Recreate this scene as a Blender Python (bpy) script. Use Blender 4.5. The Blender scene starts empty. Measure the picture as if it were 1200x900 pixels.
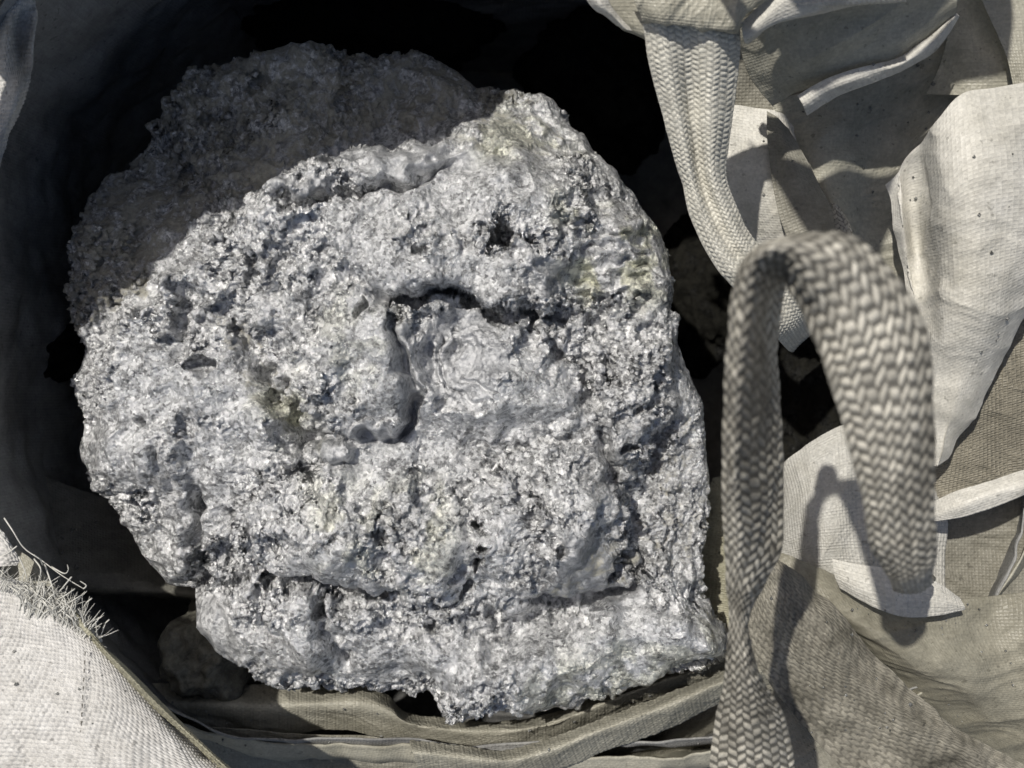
import bpy, math, random
import numpy as np

random.seed(7)
rng = np.random.default_rng(7)
scene = bpy.context.scene
COL = scene.collection
PI = math.pi

# ------------------------------------------------------------------ camera
CAM_H = 1.04                      # height of the phone above the middle of the lump (m)
cam_data = bpy.data.cameras.new("camera")
cam_data.sensor_width = 36
cam_data.lens = 18 / (0.6 / CAM_H)
cam_data.clip_start = 0.01
cam_data.clip_end = 100
cam_data.dof.use_dof = True
cam_data.dof.focus_distance = 1.0
cam_data.dof.aperture_fstop = 3.6
cam = bpy.data.objects.new("camera", cam_data)
COL.objects.link(cam)
cam.location = (0, 0, CAM_H)
cam.rotation_euler = (0, 0, 0)
scene.camera = cam

# ------------------------------------------------------------------ daylight
SUN_EL = math.radians(58)
w = bpy.data.worlds.new("World"); scene.world = w; w.use_nodes = True
wn = w.node_tree
bg = wn.nodes["Background"]
sky = wn.nodes.new("ShaderNodeTexSky"); sky.sky_type = 'NISHITA'; sky.sun_disc = False
sky.sun_elevation = SUN_EL
sky.sun_rotation = math.radians(-45)
sky.air_density = 1.0; sky.dust_density = 3.0; sky.ozone_density = 0.0
wn.links.new(sky.outputs[0], bg.inputs[0])
bg.inputs[1].default_value = 0.06
sun_d = bpy.data.lights.new("sun", 'SUN'); sun_d.energy = 3.7; sun_d.angle = math.radians(0.9)
sun_d.color = (1.0, 0.955, 0.875)
sun = bpy.data.objects.new("sun", sun_d); COL.objects.link(sun)
# light travels towards +x, -y, -z (from the upper left of the picture)
_c = math.cos(SUN_EL)
from mathutils import Vector
SUN_DIR = Vector((_c * 0.7071, -_c * 0.7071, -math.sin(SUN_EL)))
sun.rotation_euler = SUN_DIR.to_track_quat('-Z', 'Y').to_euler()
scene.view_settings.view_transform = 'Standard'
scene.view_settings.look = 'None'
scene.view_settings.exposure = 0.0
scene.view_settings.gamma = 1.0
scene.cycles.max_bounces = 6
scene.cycles.diffuse_bounces = 3
scene.cycles.glossy_bounces = 3
scene.cycles.transmission_bounces = 3


# ------------------------------------------------------------------ helpers
def P(px, py, z):
    """world point that stands at height z under picture position px, py"""
    s = (CAM_H - z) / CAM_H
    return ((px - 600) * 0.001 * s, (450 - py) * 0.001 * s, z)


def _hash(ix, iy, iz, seed):
    h = (ix * 374761393 + iy * 668265263 + iz * 2147483647 + seed * 1274126177) & 0xFFFFFFFF
    h = ((h ^ (h >> 13)) * 1274126177) & 0xFFFFFFFF
    h = ((h ^ (h >> 16)) * 2246822519) & 0xFFFFFFFF
    return h ^ (h >> 15)


_G = rng.normal(size=(256, 3)); _G /= np.linalg.norm(_G, axis=1)[:, None]


def perlin(p, scale, seed=0):
    """p (n,3) metres, scale in cells per metre; about -1..1"""
    q = p * scale
    i = np.floor(q).astype(np.int64); f = q - i
    u = f * f * f * (f * (f * 6 - 15) + 10)
    out = 0
    for dx in (0, 1):
        for dy in (0, 1):
            for dz in (0, 1):
                g = _G[_hash(i[:, 0] + dx, i[:, 1] + dy, i[:, 2] + dz, seed) & 255]
                d = (g[:, 0] * (f[:, 0] - dx) + g[:, 1] * (f[:, 1] - dy) + g[:, 2] * (f[:, 2] - dz))
                wgt = ((u[:, 0] if dx else 1 - u[:, 0]) * (u[:, 1] if dy else 1 - u[:, 1])
                       * (u[:, 2] if dz else 1 - u[:, 2]))
                out = out + d * wgt
    return out * 1.7


def worley(p, scale, seed=0, ids=False):
    q = p * scale
    i = np.floor(q).astype(np.int64); f = q - i
    best = np.full(len(q), 9.0); bid = np.zeros(len(q))
    for dx in (-1, 0, 1):
        for dy in (-1, 0, 1):
            for dz in (-1, 0, 1):
                h = _hash(i[:, 0] + dx, i[:, 1] + dy, i[:, 2] + dz, seed)
                a = (h & 1023) / 1023.0 + dx - f[:, 0]
                b = ((h >> 10) & 1023) / 1023.0 + dy - f[:, 1]
                c = ((h >> 20) & 1023) / 1023.0 + dz - f[:, 2]
                dd = a * a + b * b + c * c
                bid = np.where(dd < best, (_hash(h, h >> 7, h >> 3, 3) & 1023) / 1023.0, bid)
                best = np.minimum(best, dd)
    return (np.sqrt(best), bid) if ids else np.sqrt(best)


def smooth(x, a, b):
    t = np.clip((x - a) / (b - a), 0, 1)
    return t * t * (3 - 2 * t)


def in_poly(x, y, poly, soft):
    """soft inside mask of a polygon, soft in pixels"""
    n = len(poly); inside = np.zeros(len(x), bool); dmin = np.full(len(x), 1e9)
    for k in range(n):
        x0, y0 = poly[k]; x1, y1 = poly[(k + 1) % n]
        ex, ey = x1 - x0, y1 - y0
        t = np.clip(((x - x0) * ex + (y - y0) * ey) / (ex * ex + ey * ey), 0, 1)
        dmin = np.minimum(dmin, np.hypot(x - x0 - t * ex, y - y0 - t * ey))
        c = ((y0 > y) != (y1 > y)) & (x < (x1 - x0) * (y - y0) / ((y1 - y0) + 1e-12) + x0)
        inside ^= c
    sd = np.where(inside, dmin, -dmin)
    return smooth(sd, -soft, soft)


def polyline(x, y, pts):
    """signed distance (positive on the left of the walk in picture axes), along 0..1"""
    pts = np.array(pts, float)
    seg = np.hypot(*(pts[1:] - pts[:-1]).T); cum = np.concatenate([[0], np.cumsum(seg)])
    dmin = np.full(len(x), 1e9); sg = np.ones(len(x)); al = np.zeros(len(x))
    for k in range(len(pts) - 1):
        x0, y0 = pts[k]; ex, ey = pts[k + 1] - pts[k]
        t = np.clip(((x - x0) * ex + (y - y0) * ey) / (ex * ex + ey * ey), 0, 1)
        qx, qy = x - x0 - t * ex, y - y0 - t * ey
        d = np.hypot(qx, qy); m = d < dmin
        dmin = np.where(m, d, dmin)
        sg = np.where(m, np.sign(ex * qy - ey * qx), sg)     # + : to the right hand on the page (y down)
        al = np.where(m, (cum[k] + t * seg[k]) / cum[-1], al)
    return dmin, sg, al


def grid_normals(V):
    du = np.gradient(V, axis=0); dv = np.gradient(V, axis=1)
    n = np.cross(du, dv); n /= np.linalg.norm(n, axis=2)[:, :, None] + 1e-12
    return n


def make_mesh(name, verts, quads, mat, parent=None, uv=None, attrs=None, shade=True, tris=None):
    me = bpy.data.meshes.new(name)
    nv = len(verts); nq = len(quads); nt = 0 if tris is None else len(tris)
    me.vertices.add(nv); me.vertices.foreach_set("co", np.asarray(verts, np.float32).ravel())
    loops = np.asarray(quads, np.int32).ravel()
    if nt: loops = np.concatenate([loops, np.asarray(tris, np.int32).ravel()])
    me.loops.add(len(loops)); me.loops.foreach_set("vertex_index", loops)
    me.polygons.add(nq + nt)
    st = np.arange(nq) * 4
    if nt: st = np.concatenate([st, nq * 4 + np.arange(nt) * 3])
    me.polygons.foreach_set("loop_start", st.astype(np.int32))
    me.update(calc_edges=True)
    if uv is not None:
        l = me.uv_layers.new(name="UVMap")
        l.data.foreach_set("uv", np.asarray(uv, np.float32)[loops].ravel())
    for k, v in (attrs or {}).items():
        a = me.attributes.new(k, 'FLOAT', 'POINT'); a.data.foreach_set("value", np.asarray(v, np.float32))
    if shade:
        me.polygons.foreach_set("use_smooth", np.ones(nq + nt, bool))
    me.materials.append(mat)
    me.validate()
    o = bpy.data.objects.new(name, me); COL.objects.link(o)
    if parent is not None: o.parent = parent
    return o


def catmull(A, M):
    """resample axis 0 of A (m,...) at M points through a Catmull-Rom spline"""
    m = len(A)
    if m == 2:
        t = np.linspace(0, 1, M).reshape((-1,) + (1,) * (A.ndim - 1))
        return A[0] * (1 - t) + A[1] * t
    E = np.concatenate([[2 * A[0] - A[1]], A, [2 * A[-1] - A[-2]]])
    T = np.linspace(0, m - 1, M); k = np.minimum(T.astype(int), m - 2); t = (T - k).reshape((-1,) + (1,) * (A.ndim - 1))
    p0, p1, p2, p3 = E[k], E[k + 1], E[k + 2], E[k + 3]
    return 0.5 * (2 * p1 + (p2 - p0) * t + (2 * p0 - 5 * p1 + 4 * p2 - p3) * t * t + (3 * p1 - p0 - 3 * p2 + p3) * t ** 3)


def even(A, M):
    """resample axis 0 evenly along its middle column's length"""
    D = catmull(A, 400)
    mid = D[:, D.shape[1] // 2]
    s = np.concatenate([[0], np.cumsum(np.linalg.norm(np.diff(mid, axis=0), axis=1))])
    T = np.linspace(0, s[-1], M); idx = np.interp(T, s, np.arange(400))
    k = np.minimum(idx.astype(int), 398); t = (idx - k)[:, None, None]
    return D[k] * (1 - t) + D[k + 1] * t, s[-1]


def webbing_h(u, v, cw, L, gap=0.12, slant=0.6):
    """chevron webbing relief 0..1, u across and v along in metres; also a shade per stitch"""
    a = u / cw; i = np.floor(a); f = a - i
    s = np.where(i % 2 == 0, 1.0, -1.0)
    b = v / L + s * (f - 0.5) * slant + 0.5 * (i % 2)
    g = b - np.floor(b)
    gg = np.clip(g / (1 - gap), 0, 1)
    h = np.clip(np.sin(PI * f), 0, 1) ** 0.6 * np.clip(np.sin(PI * gg), 0, 1) ** 0.7
    r = (_hash(i.astype(np.int64), np.floor(b).astype(np.int64), np.zeros(i.shape, np.int64), 5) & 1023) / 1023.0
    return h, np.where((gg < 1) & (h > 0.2), 0.45 + 0.55 * r, 0.0)      # gaps between stitches get a darker colour, standing for shade


def brick_h(u, v, cu, cv):
    """offset rows of rounded tape crossings"""
    b = v / cv; j = np.floor(b); g = b - j
    a = u / cu + 0.5 * (j % 2); i = np.floor(a); f = a - i
    h = np.clip(np.sin(PI * f), 0, 1) * np.clip(np.sin(PI * g), 0, 1) ** 0.8
    r = (_hash(i.astype(np.int64), j.astype(np.int64), np.zeros(i.shape, np.int64), 9) & 1023) / 1023.0
    return h, r


def plain_h(u, v, cu, cv):
    """plain weave of flat tapes"""
    a, b = u / cu, v / cv; i, j = np.floor(a), np.floor(b); f, g = a - i, b - j
    par = ((i + j) % 2) > 0.5
    edge_u = np.clip(np.minimum(f, 1 - f) * 7, 0, 1); edge_v = np.clip(np.minimum(g, 1 - g) * 7, 0, 1)
    h = np.where(par, edge_u * np.sin(PI * g) ** 0.5, edge_v * np.sin(PI * f) ** 0.5 * 0.75)
    r = (_hash(i.astype(np.int64), j.astype(np.int64), np.zeros(i.shape, np.int64), 9) & 1023) / 1023.0
    return np.nan_to_num(h), r


SEED = [10]


def patch(name, rows, mat, parent, res=0.0016, thick=0.0012, weave=None, amp=0.0, cell=(0.008, 0.012),
          wrinkle=0.0, wscale=14, fray=0.0, label=None, width=None, swap=False, raw=False):
    """a cloth or webbing sheet through a net of control points"""
    A = np.array([[p if raw else P(*p) for p in r] for r in rows], float)
    D = catmull(A.transpose(1, 0, 2), 60).transpose(1, 0, 2)
    wid = np.mean(np.linalg.norm(np.diff(D, axis=1), axis=2).sum(1)) if width is None else width
    wmax = np.max(np.linalg.norm(np.diff(D, axis=1), axis=2).sum(1))
    N = max(6, int(wmax / res))
    A2 = catmull(A.transpose(1, 0, 2), N).transpose(1, 0, 2)
    ln = np.linalg.norm(np.diff(A2, axis=0), axis=2).sum(0).max()
    M = max(6, int(ln / res))
    V, L = even(A2, M)
    SEED[0] += 1; sd = SEED[0]
    n = grid_normals(V)
    if n[:, :, 2].mean() < 0: n = -n
    flat = V.reshape(-1, 3)
    uu, vv = np.meshgrid(np.linspace(0, wid, N), np.linspace(0, L, M))
    if wrinkle:
        wp = flat + 0.012 * np.stack([perlin(flat, 18, sd + 50)] * 3, 1)
        an = (sd * 1.7) % PI                                     # creases run mostly one way
        al, ac = wp[:, 0] * math.cos(an) + wp[:, 1] * math.sin(an), -wp[:, 0] * math.sin(an) + wp[:, 1] * math.cos(an)
        cp = np.stack([al * 0.45, ac * 1.5, wp[:, 2]], 1)
        d = (perlin(wp, wscale, sd) + 0.4 * perlin(wp, wscale * 2.3, sd + 1) - 1.3 * np.abs(perlin(cp, wscale * 1.2, sd + 2))
             - 0.5 * np.abs(perlin(cp + 3, wscale * 3.1, sd + 4))) * wrinkle
        d += perlin(flat, wscale * 6, sd + 3) * wrinkle * 0.08
        V = V + n * d.reshape(M, N, 1)
        n = grid_normals(V)
        if n[:, :, 2].mean() < 0: n = -n
    shade = np.full((M, N), 0.5)
    if weave:
        wob = perlin(flat, 40, sd + 7).reshape(M, N) * 0.0012
        if weave == 'webbing':
            wob2 = perlin(flat, 25, sd + 17).reshape(M, N) * 0.003
            h, shade = webbing_h(uu + wob, vv + wob * 1.5 + wob2, *cell)
            e = np.minimum(uu, wid - uu) / 0.004                  # woven selvedge is flatter
            h = h * (0.35 + 0.65 * np.clip(e, 0, 1)) * (0.75 + 0.35 * perlin(flat, 60, sd + 27).reshape(M, N))
        elif weave == 'brick': h, shade = brick_h(uu + wob * 0.6, vv + wob * 0.6, *cell)
        else: h, shade = plain_h(uu + wob * 0.4, vv + wob * 0.4, *cell)
        V = V + n * (h * amp)[:, :, None]
    B = V - n * thick
    if weave: B = B - n * (h * amp)[:, :, None]
    if fray:
        jit = rng.uniform(0, fray, M)
        tang = V[:, -1] - V[:, -2]; tang /= np.linalg.norm(tang, axis=1)[:, None] + 1e-9
        V[:, -1] += tang * jit[:, None]; B[:, -1] += tang * jit[:, None]
    nf = M * N
    idx = np.arange(nf).reshape(M, N)
    q = np.stack([idx[:-1, :-1], idx[:-1, 1:], idx[1:, 1:], idx[1:, :-1]], -1).reshape(-1, 4)
    qb = q[:, ::-1] + nf
    sides = []
    for line in (idx[0, :], idx[-1, ::-1], idx[::-1, 0], idx[:, -1]):
        sides.append(np.stack([line[1:], line[:-1], line[:-1] + nf, line[1:] + nf], -1))
    quads = np.concatenate([q, qb] + sides)
    verts = np.concatenate([V.reshape(-1, 3), B.reshape(-1, 3)])
    uv = np.stack([uu.ravel(), vv.ravel()], 1)
    if swap: uv = uv[:, ::-1]
    uv = np.concatenate([uv, uv])
    o = make_mesh(name, verts, quads, mat, parent, uv, {'yarn': np.concatenate([shade.ravel()] * 2)})
    if label: o['label'] = label
    return o


# ------------------------------------------------------------------ materials
def new_mat(name):
    m = bpy.data.materials.new(name); m.use_nodes = True
    nt = m.node_tree; nt.nodes.clear()
    out = nt.nodes.new("ShaderNodeOutputMaterial")
    return m, nt, out


def N(nt, t, **kw):
    n = nt.nodes.new(t)
    for k, v in kw.items(): setattr(n, k, v)
    return n


def math_n(nt, op, a, b=None):
    n = N(nt, "ShaderNodeMath", operation=op)
    for i, v in enumerate((a, b)):
        if v is None: continue
        if isinstance(v, (int, float)): n.inputs[i].default_value = v
        else: nt.links.new(v, n.inputs[i])
    return n.outputs[0]


def noise_n(nt, co, scale, detail=4, rough=0.55, dist=0.0):
    n = N(nt, "ShaderNodeTexNoise")
    n.inputs['Scale'].default_value = scale; n.inputs['Detail'].default_value = detail
    n.inputs['Roughness'].default_value = rough; n.inputs['Distortion'].default_value = dist
    nt.links.new(co, n.inputs['Vector'])
    return n.outputs['Fac']


def ramp(nt, fac, stops):
    r = N(nt, "ShaderNodeValToRGB")
    while len(r.color_ramp.elements) < len(stops): r.color_ramp.elements.new(0.5)
    for e, (p, c) in zip(r.color_ramp.elements, stops):
        e.position = p; e.color = (c, c, c, 1) if isinstance(c, (int, float)) else (*c, 1)
    nt.links.new(fac, r.inputs[0])
    return r.outputs[0]


def mixc(nt, fac, a, b, mode='MIX'):
    n = N(nt, "ShaderNodeMix", data_type='RGBA', blend_type=mode)
    if isinstance(fac, (int, float)): n.inputs[0].default_value = fac
    else: nt.links.new(fac, n.inputs[0])
    for s, v in ((6, a), (7, b)):
        if isinstance(v, tuple): n.inputs[s].default_value = (*v, 1)
        else: nt.links.new(v, n.inputs[s])
    return n.outputs[2]


def cloth_mat(name, col, dirt_col, dirt=0.4, pitch=(0.0042, 0.0036), bump=0.5, trans=0.18, rough=0.5, yarn=0.0,
              fine=False, streak=False):
    m, nt, out = new_mat(name)
    tc = N(nt, "ShaderNodeTexCoord"); obj = tc.outputs['Object']
    sep = N(nt, "ShaderNodeSeparateXYZ"); nt.links.new(tc.outputs['UV'], sep.inputs[0])
    n1 = noise_n(nt, obj, 7, 6, 0.6, 0.4); n2 = noise_n(nt, obj, 45, 5, 0.6); n3 = noise_n(nt, obj, 320, 3)
    dn = math_n(nt, 'ADD', math_n(nt, 'MULTIPLY', n1, 0.65), math_n(nt, 'MULTIPLY', n2, 0.35))
    dm = ramp(nt, dn, [(0.40, 0.0), (0.66, 1.0)])
    c = mixc(nt, math_n(nt, 'MULTIPLY', dm, dirt), col, dirt_col)
    # small dark specks of metal dust
    sp = ramp(nt, noise_n(nt, obj, 130, 2, 0.5), [(0.665, 0.0), (0.72, 1.0)])
    c = mixc(nt, math_n(nt, 'MULTIPLY', sp, 0.45), c, tuple(x * 0.35 for x in dirt_col))
    grain = ramp(nt, n3, [(0.3, 0.86), (0.7, 1.08)])
    c = mixc(nt, 1.0, c, grain, 'MULTIPLY')
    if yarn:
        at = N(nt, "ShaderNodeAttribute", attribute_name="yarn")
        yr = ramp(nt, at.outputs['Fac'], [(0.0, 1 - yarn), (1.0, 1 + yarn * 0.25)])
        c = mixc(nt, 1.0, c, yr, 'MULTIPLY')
    # woven relief
    def cell(o, p): return math_n(nt, 'MULTIPLY', o, PI / p)
    U, V = cell(sep.outputs[0], pitch[0]), cell(sep.outputs[1], pitch[1])
    su, sv = math_n(nt, 'SINE', U), math_n(nt, 'SINE', V)
    par = math_n(nt, 'MULTIPLY', su, sv)
    hh = math_n(nt, 'ADD', math_n(nt, 'POWER', math_n(nt, 'ABSOLUTE', par), 0.5), math_n(nt, 'MULTIPLY', par, 0.35))
    tape = math_n(nt, 'FLOOR', math_n(nt, 'DIVIDE', sep.outputs[0], pitch[0] * 1.0))
    tape2 = math_n(nt, 'FLOOR', math_n(nt, 'DIVIDE', sep.outputs[1], pitch[1] * 1.0))
    cmb = N(nt, "ShaderNodeCombineXYZ"); nt.links.new(tape, cmb.inputs[0]); nt.links.new(tape2, cmb.inputs[1])
    wnz = N(nt, "ShaderNodeTexWhiteNoise", noise_dimensions='2D'); nt.links.new(cmb.outputs[0], wnz.inputs[0])
    c = mixc(nt, 1.0, c, ramp(nt, wnz.outputs[0], [(0.0, 0.90), (1.0, 1.05)]), 'MULTIPLY')
    b1 = N(nt, "ShaderNodeBump"); b1.inputs['Strength'].default_value = bump; b1.inputs['Distance'].default_value = 0.0009
    nt.links.new(hh, b1.inputs['Height'])
    b2 = N(nt, "ShaderNodeBump"); b2.inputs['Strength'].default_value = 0.35; b2.inputs['Distance'].default_value = 0.0008
    nt.links.new(math_n(nt, 'ADD', noise_n(nt, obj, 500, 2), math_n(nt, 'MULTIPLY', n2, 1.5)), b2.inputs['Height'])
    nt.links.new(b1.outputs[0], b2.inputs['Normal'])
    p = N(nt, "ShaderNodeBsdfPrincipled")
    nt.links.new(c, p.inputs['Base Color']); nt.links.new(b2.outputs[0], p.inputs['Normal'])
    p.inputs['Roughness'].default_value = rough
    p.inputs['Specular IOR Level'].default_value = 0.45
    tr = N(nt, "ShaderNodeBsdfTranslucent"); nt.links.new(c, tr.inputs[0])
    mx = N(nt, "ShaderNodeMixShader"); mx.inputs[0].default_value = trans
    nt.links.new(p.outputs[0], mx.inputs[1]); nt.links.new(tr.outputs[0], mx.inputs[2])
    nt.links.new(mx.outputs[0], out.inputs[0])
    return m


M_strap = cloth_mat("pale_webbing", (0.76, 0.74, 0.66), (0.42, 0.40, 0.33), 0.6, pitch=(0.0022, 0.0022), bump=0.2, trans=0.05, yarn=0.32)
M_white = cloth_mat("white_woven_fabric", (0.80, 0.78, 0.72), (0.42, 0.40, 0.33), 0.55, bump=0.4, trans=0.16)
M_gusset = cloth_mat("grey_white_fabric", (0.60, 0.59, 0.55), (0.36, 0.345, 0.29), 0.6, bump=0.6, trans=0.1)
M_flap = cloth_mat("torn_flap_fabric", (0.74, 0.73, 0.71), (0.42, 0.40, 0.36), 0.6, bump=0.2, trans=0.12, yarn=0.18)
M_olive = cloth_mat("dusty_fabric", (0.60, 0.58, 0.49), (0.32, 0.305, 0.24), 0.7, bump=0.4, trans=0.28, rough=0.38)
M_draped = cloth_mat("shade_darkened_beige_fabric", (0.40, 0.38, 0.305), (0.22, 0.205, 0.155), 0.8, bump=0.4, trans=0.2, rough=0.4)  # base colour lowered to put shade into the draped panel
M_brown = cloth_mat("shade_brown_mesh_fabric", (0.30, 0.275, 0.215), (0.13, 0.118, 0.09), 0.8, pitch=(0.0046, 0.003), bump=1.0, trans=0.03)  # mesh colour darkened to stand for shade under the bright sheet
M_soiled_shade = cloth_mat("soiled_shade_fabric", (0.36, 0.345, 0.29), (0.15, 0.14, 0.11), 0.7, bump=0.6, trans=0.08)  # soiled tone, also standing in for the flap's shade on the front panel
M_grey = cloth_mat("shade_grey_fold_fabric", (0.20, 0.195, 0.17), (0.08, 0.078, 0.07), 0.8, bump=0.4, trans=0.03)  # darkened so the sunlit inner fold still looks shaded
M_inner = cloth_mat("grey_inner_fabric", (0.36, 0.36, 0.35), (0.12, 0.12, 0.12), 0.8, bump=0.4, trans=0.0, rough=0.7)
M_mesh = cloth_mat("coarse_mesh_fabric", (0.50, 0.48, 0.36), (0.20, 0.19, 0.13), 0.8, pitch=(0.0046, 0.003), bump=1.0, trans=0.05)
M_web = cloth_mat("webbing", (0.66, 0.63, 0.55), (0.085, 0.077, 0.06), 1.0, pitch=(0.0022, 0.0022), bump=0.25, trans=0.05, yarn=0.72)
M_web_shade = cloth_mat("shade_darkened_webbing", (0.40, 0.375, 0.31), (0.10, 0.092, 0.07), 1.0, pitch=(0.0022, 0.0022), bump=0.25, trans=0.03, yarn=0.4)  # base darkened to stand for shade on the wide strap, plus blotchy dirt
M_thread = cloth_mat("thread", (0.74, 0.73, 0.68), (0.5, 0.48, 0.4), 0.4, bump=0.0, trans=0.1)
M_stitch = cloth_mat("dark_stitching", (0.16, 0.15, 0.13), (0.08, 0.08, 0.07), 0.4, bump=0.0, trans=0.0)


def slag_mat(name="silvery_slag", k=1.0):
    m, nt, out = new_mat(name)
    tc = N(nt, "ShaderNodeTexCoord"); obj = tc.outputs['Object']
    du = N(nt, "ShaderNodeAttribute", attribute_name="dust").outputs['Fac']
    ye = N(nt, "ShaderNodeAttribute", attribute_name="yellow").outputs['Fac']
    bl = N(nt, "ShaderNodeAttribute", attribute_name="smooth").outputs['Fac']
    n1 = noise_n(nt, obj, 60, 5, 0.65, 0.6); n2 = noise_n(nt, obj, 260, 4, 0.7, 0.8); n3 = noise_n(nt, obj, 900, 2, 0.6)
    n0 = noise_n(nt, obj, 13, 4, 0.6, 0.8)
    # flakes: cells of bent space, each with its own tilt and its own brightness
    nz = N(nt, "ShaderNodeTexNoise"); nz.inputs['Scale'].default_value = 220; nz.inputs['Detail'].default_value = 3
    nt.links.new(obj, nz.inputs['Vector'])
    wob = N(nt, "ShaderNodeVectorMath", operation='MULTIPLY_ADD')
    nt.links.new(nz.outputs['Color'], wob.inputs[0]); wob.inputs[1].default_value = (0.006,) * 3; nt.links.new(obj, wob.inputs[2])
    def flakes(scale):
        v = N(nt, "ShaderNodeTexVoronoi"); v.inputs['Scale'].default_value = scale; nt.links.new(wob.outputs[0], v.inputs['Vector'])
        return v
    v1, v2 = flakes(230), flakes(480)
    sx = N(nt, "ShaderNodeSeparateXYZ"); nt.links.new(v1.outputs['Color'], sx.inputs[0])
    dull = ramp(nt, n0, [(0.44, 0.0), (0.60, 1.0)])
    mval = math_n(nt, 'ADD', math_n(nt, 'MULTIPLY', n2, 0.45), math_n(nt, 'ADD', math_n(nt, 'MULTIPLY', n1, 0.35), math_n(nt, 'MULTIPLY', sx.outputs[0], 0.2)))
    mval = math_n(nt, 'SUBTRACT', mval, math_n(nt, 'MULTIPLY', dull, 0.07))
    metal = ramp(nt, mval, [(0.33, (0.22, 0.224, 0.23)), (0.45, (0.62, 0.628, 0.64)), (0.55, (0.96, 0.965, 0.975))])
    metal = mixc(nt, math_n(nt, 'MULTIPLY', bl, 0.75), metal, (0.30, 0.31, 0.33))
    metal = mixc(nt, math_n(nt, 'MULTIPLY', ye, 0.8), metal, mixc(nt, 1.0, metal, (0.98, 0.97, 0.70), 'MULTIPLY'))
    dust = ramp(nt, math_n(nt, 'ADD', math_n(nt, 'MULTIPLY', n1, 0.7), math_n(nt, 'MULTIPLY', n2, 0.3)),
                [(0.35, (0.09, 0.087, 0.076)), (0.5, (0.30, 0.29, 0.25)), (0.68, (0.52, 0.505, 0.44))])
    dn = math_n(nt, 'ADD', du, math_n(nt, 'MULTIPLY', math_n(nt, 'SUBTRACT', n1, 0.5), 1.3))
    dmask = ramp(nt, dn, [(0.42, 0.0), (0.62, 1.0)])
    c = mixc(nt, dmask, metal, dust)
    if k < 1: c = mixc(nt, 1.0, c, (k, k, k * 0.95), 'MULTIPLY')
    # tilt of the flakes
    geo = N(nt, "ShaderNodeNewGeometry")
    def tilt(v, base, k):
        sub = N(nt, "ShaderNodeVectorMath", operation='SUBTRACT'); nt.links.new(v.outputs['Color'], sub.inputs[0]); sub.inputs[1].default_value = (0.5,) * 3
        ma = N(nt, "ShaderNodeVectorMath", operation='SCALE'); nt.links.new(sub.outputs[0], ma.inputs[0]); nt.links.new(k, ma.inputs['Scale'])
        ad = N(nt, "ShaderNodeVectorMath", operation='ADD'); nt.links.new(ma.outputs[0], ad.inputs[0]); nt.links.new(base, ad.inputs[1])
        no = N(nt, "ShaderNodeVectorMath", operation='NORMALIZE'); nt.links.new(ad.outputs[0], no.inputs[0])
        return no.outputs[0]
    shiny = math_n(nt, 'SUBTRACT', 1.0, math_n(nt, 'MULTIPLY', math_n(nt, 'MAXIMUM', math_n(nt, 'MAXIMUM', dmask, bl), math_n(nt, 'MULTIPLY', dull, 0.6)), 0.75))
    nn = tilt(v1, geo.outputs['Normal'], math_n(nt, 'MULTIPLY', shiny, 0.66))
    nn = tilt(v2, nn, math_n(nt, 'MULTIPLY', shiny, 0.40))
    st = math_n(nt, 'SUBTRACT', 0.85, math_n(nt, 'MULTIPLY', bl, 0.5))
    b1 = N(nt, "ShaderNodeBump"); b1.inputs['Distance'].default_value = 0.0045
    nt.links.new(n2, b1.inputs['Height']); nt.links.new(nn, b1.inputs['Normal']); nt.links.new(st, b1.inputs['Strength'])
    b3 = N(nt, "ShaderNodeBump"); b3.inputs['Distance'].default_value = 0.0008; b3.inputs['Strength'].default_value = 0.6
    nt.links.new(n3, b3.inputs['Height']); nt.links.new(b1.outputs[0], b3.inputs['Normal'])
    p = N(nt, "ShaderNodeBsdfPrincipled")
    nt.links.new(c, p.inputs['Base Color']); nt.links.new(b3.outputs[0], p.inputs['Normal'])
    met = math_n(nt, 'MULTIPLY', math_n(nt, 'SUBTRACT', 1.0, dmask), math_n(nt, 'SUBTRACT', 0.84, math_n(nt, 'MULTIPLY', math_n(nt, 'MAXIMUM', dull, bl), 0.35)))
    nt.links.new(met, p.inputs['Metallic'])
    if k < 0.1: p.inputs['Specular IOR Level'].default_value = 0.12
    rg = math_n(nt, 'ADD', ramp(nt, n1, [(0.35, 0.27), (0.65, 0.42)]), math_n(nt, 'MULTIPLY', bl, 0.22))
    rr = mixc(nt, dmask, rg, (0.85, 0.85, 0.85)); nt.links.new(rr, p.inputs['Roughness'])
    nt.links.new(p.outputs[0], out.inputs[0])
    return m


M_slag = slag_mat()
M_soot = slag_mat("shade_dark_slag", 0.04)  # slag colour cut to near black, painting shade onto lumps in the gaps
M_dim = slag_mat("dull_slag", 0.45)

# ------------------------------------------------------------------ the ground under the bag
m, nt, out = new_mat("concrete_yard")
tc = N(nt, "ShaderNodeTexCoord"); p = N(nt, "ShaderNodeBsdfPrincipled")
nt.links.new(ramp(nt, noise_n(nt, tc.outputs['Object'], 3, 8, 0.65), [(0.3, (0.16, 0.155, 0.145)), (0.7, (0.30, 0.29, 0.27))]), p.inputs['Base Color'])
p.inputs['Roughness'].default_value = 0.9
nt.links.new(p.outputs[0], out.inputs[0]); M_ground = m
g = make_mesh("ground", [(-40, -40, -0.62), (40, -40, -0.62), (40, 40, -0.62), (-40, 40, -0.62)], [(0, 1, 2, 3)], M_ground)
g['kind'] = 'structure'


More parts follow.
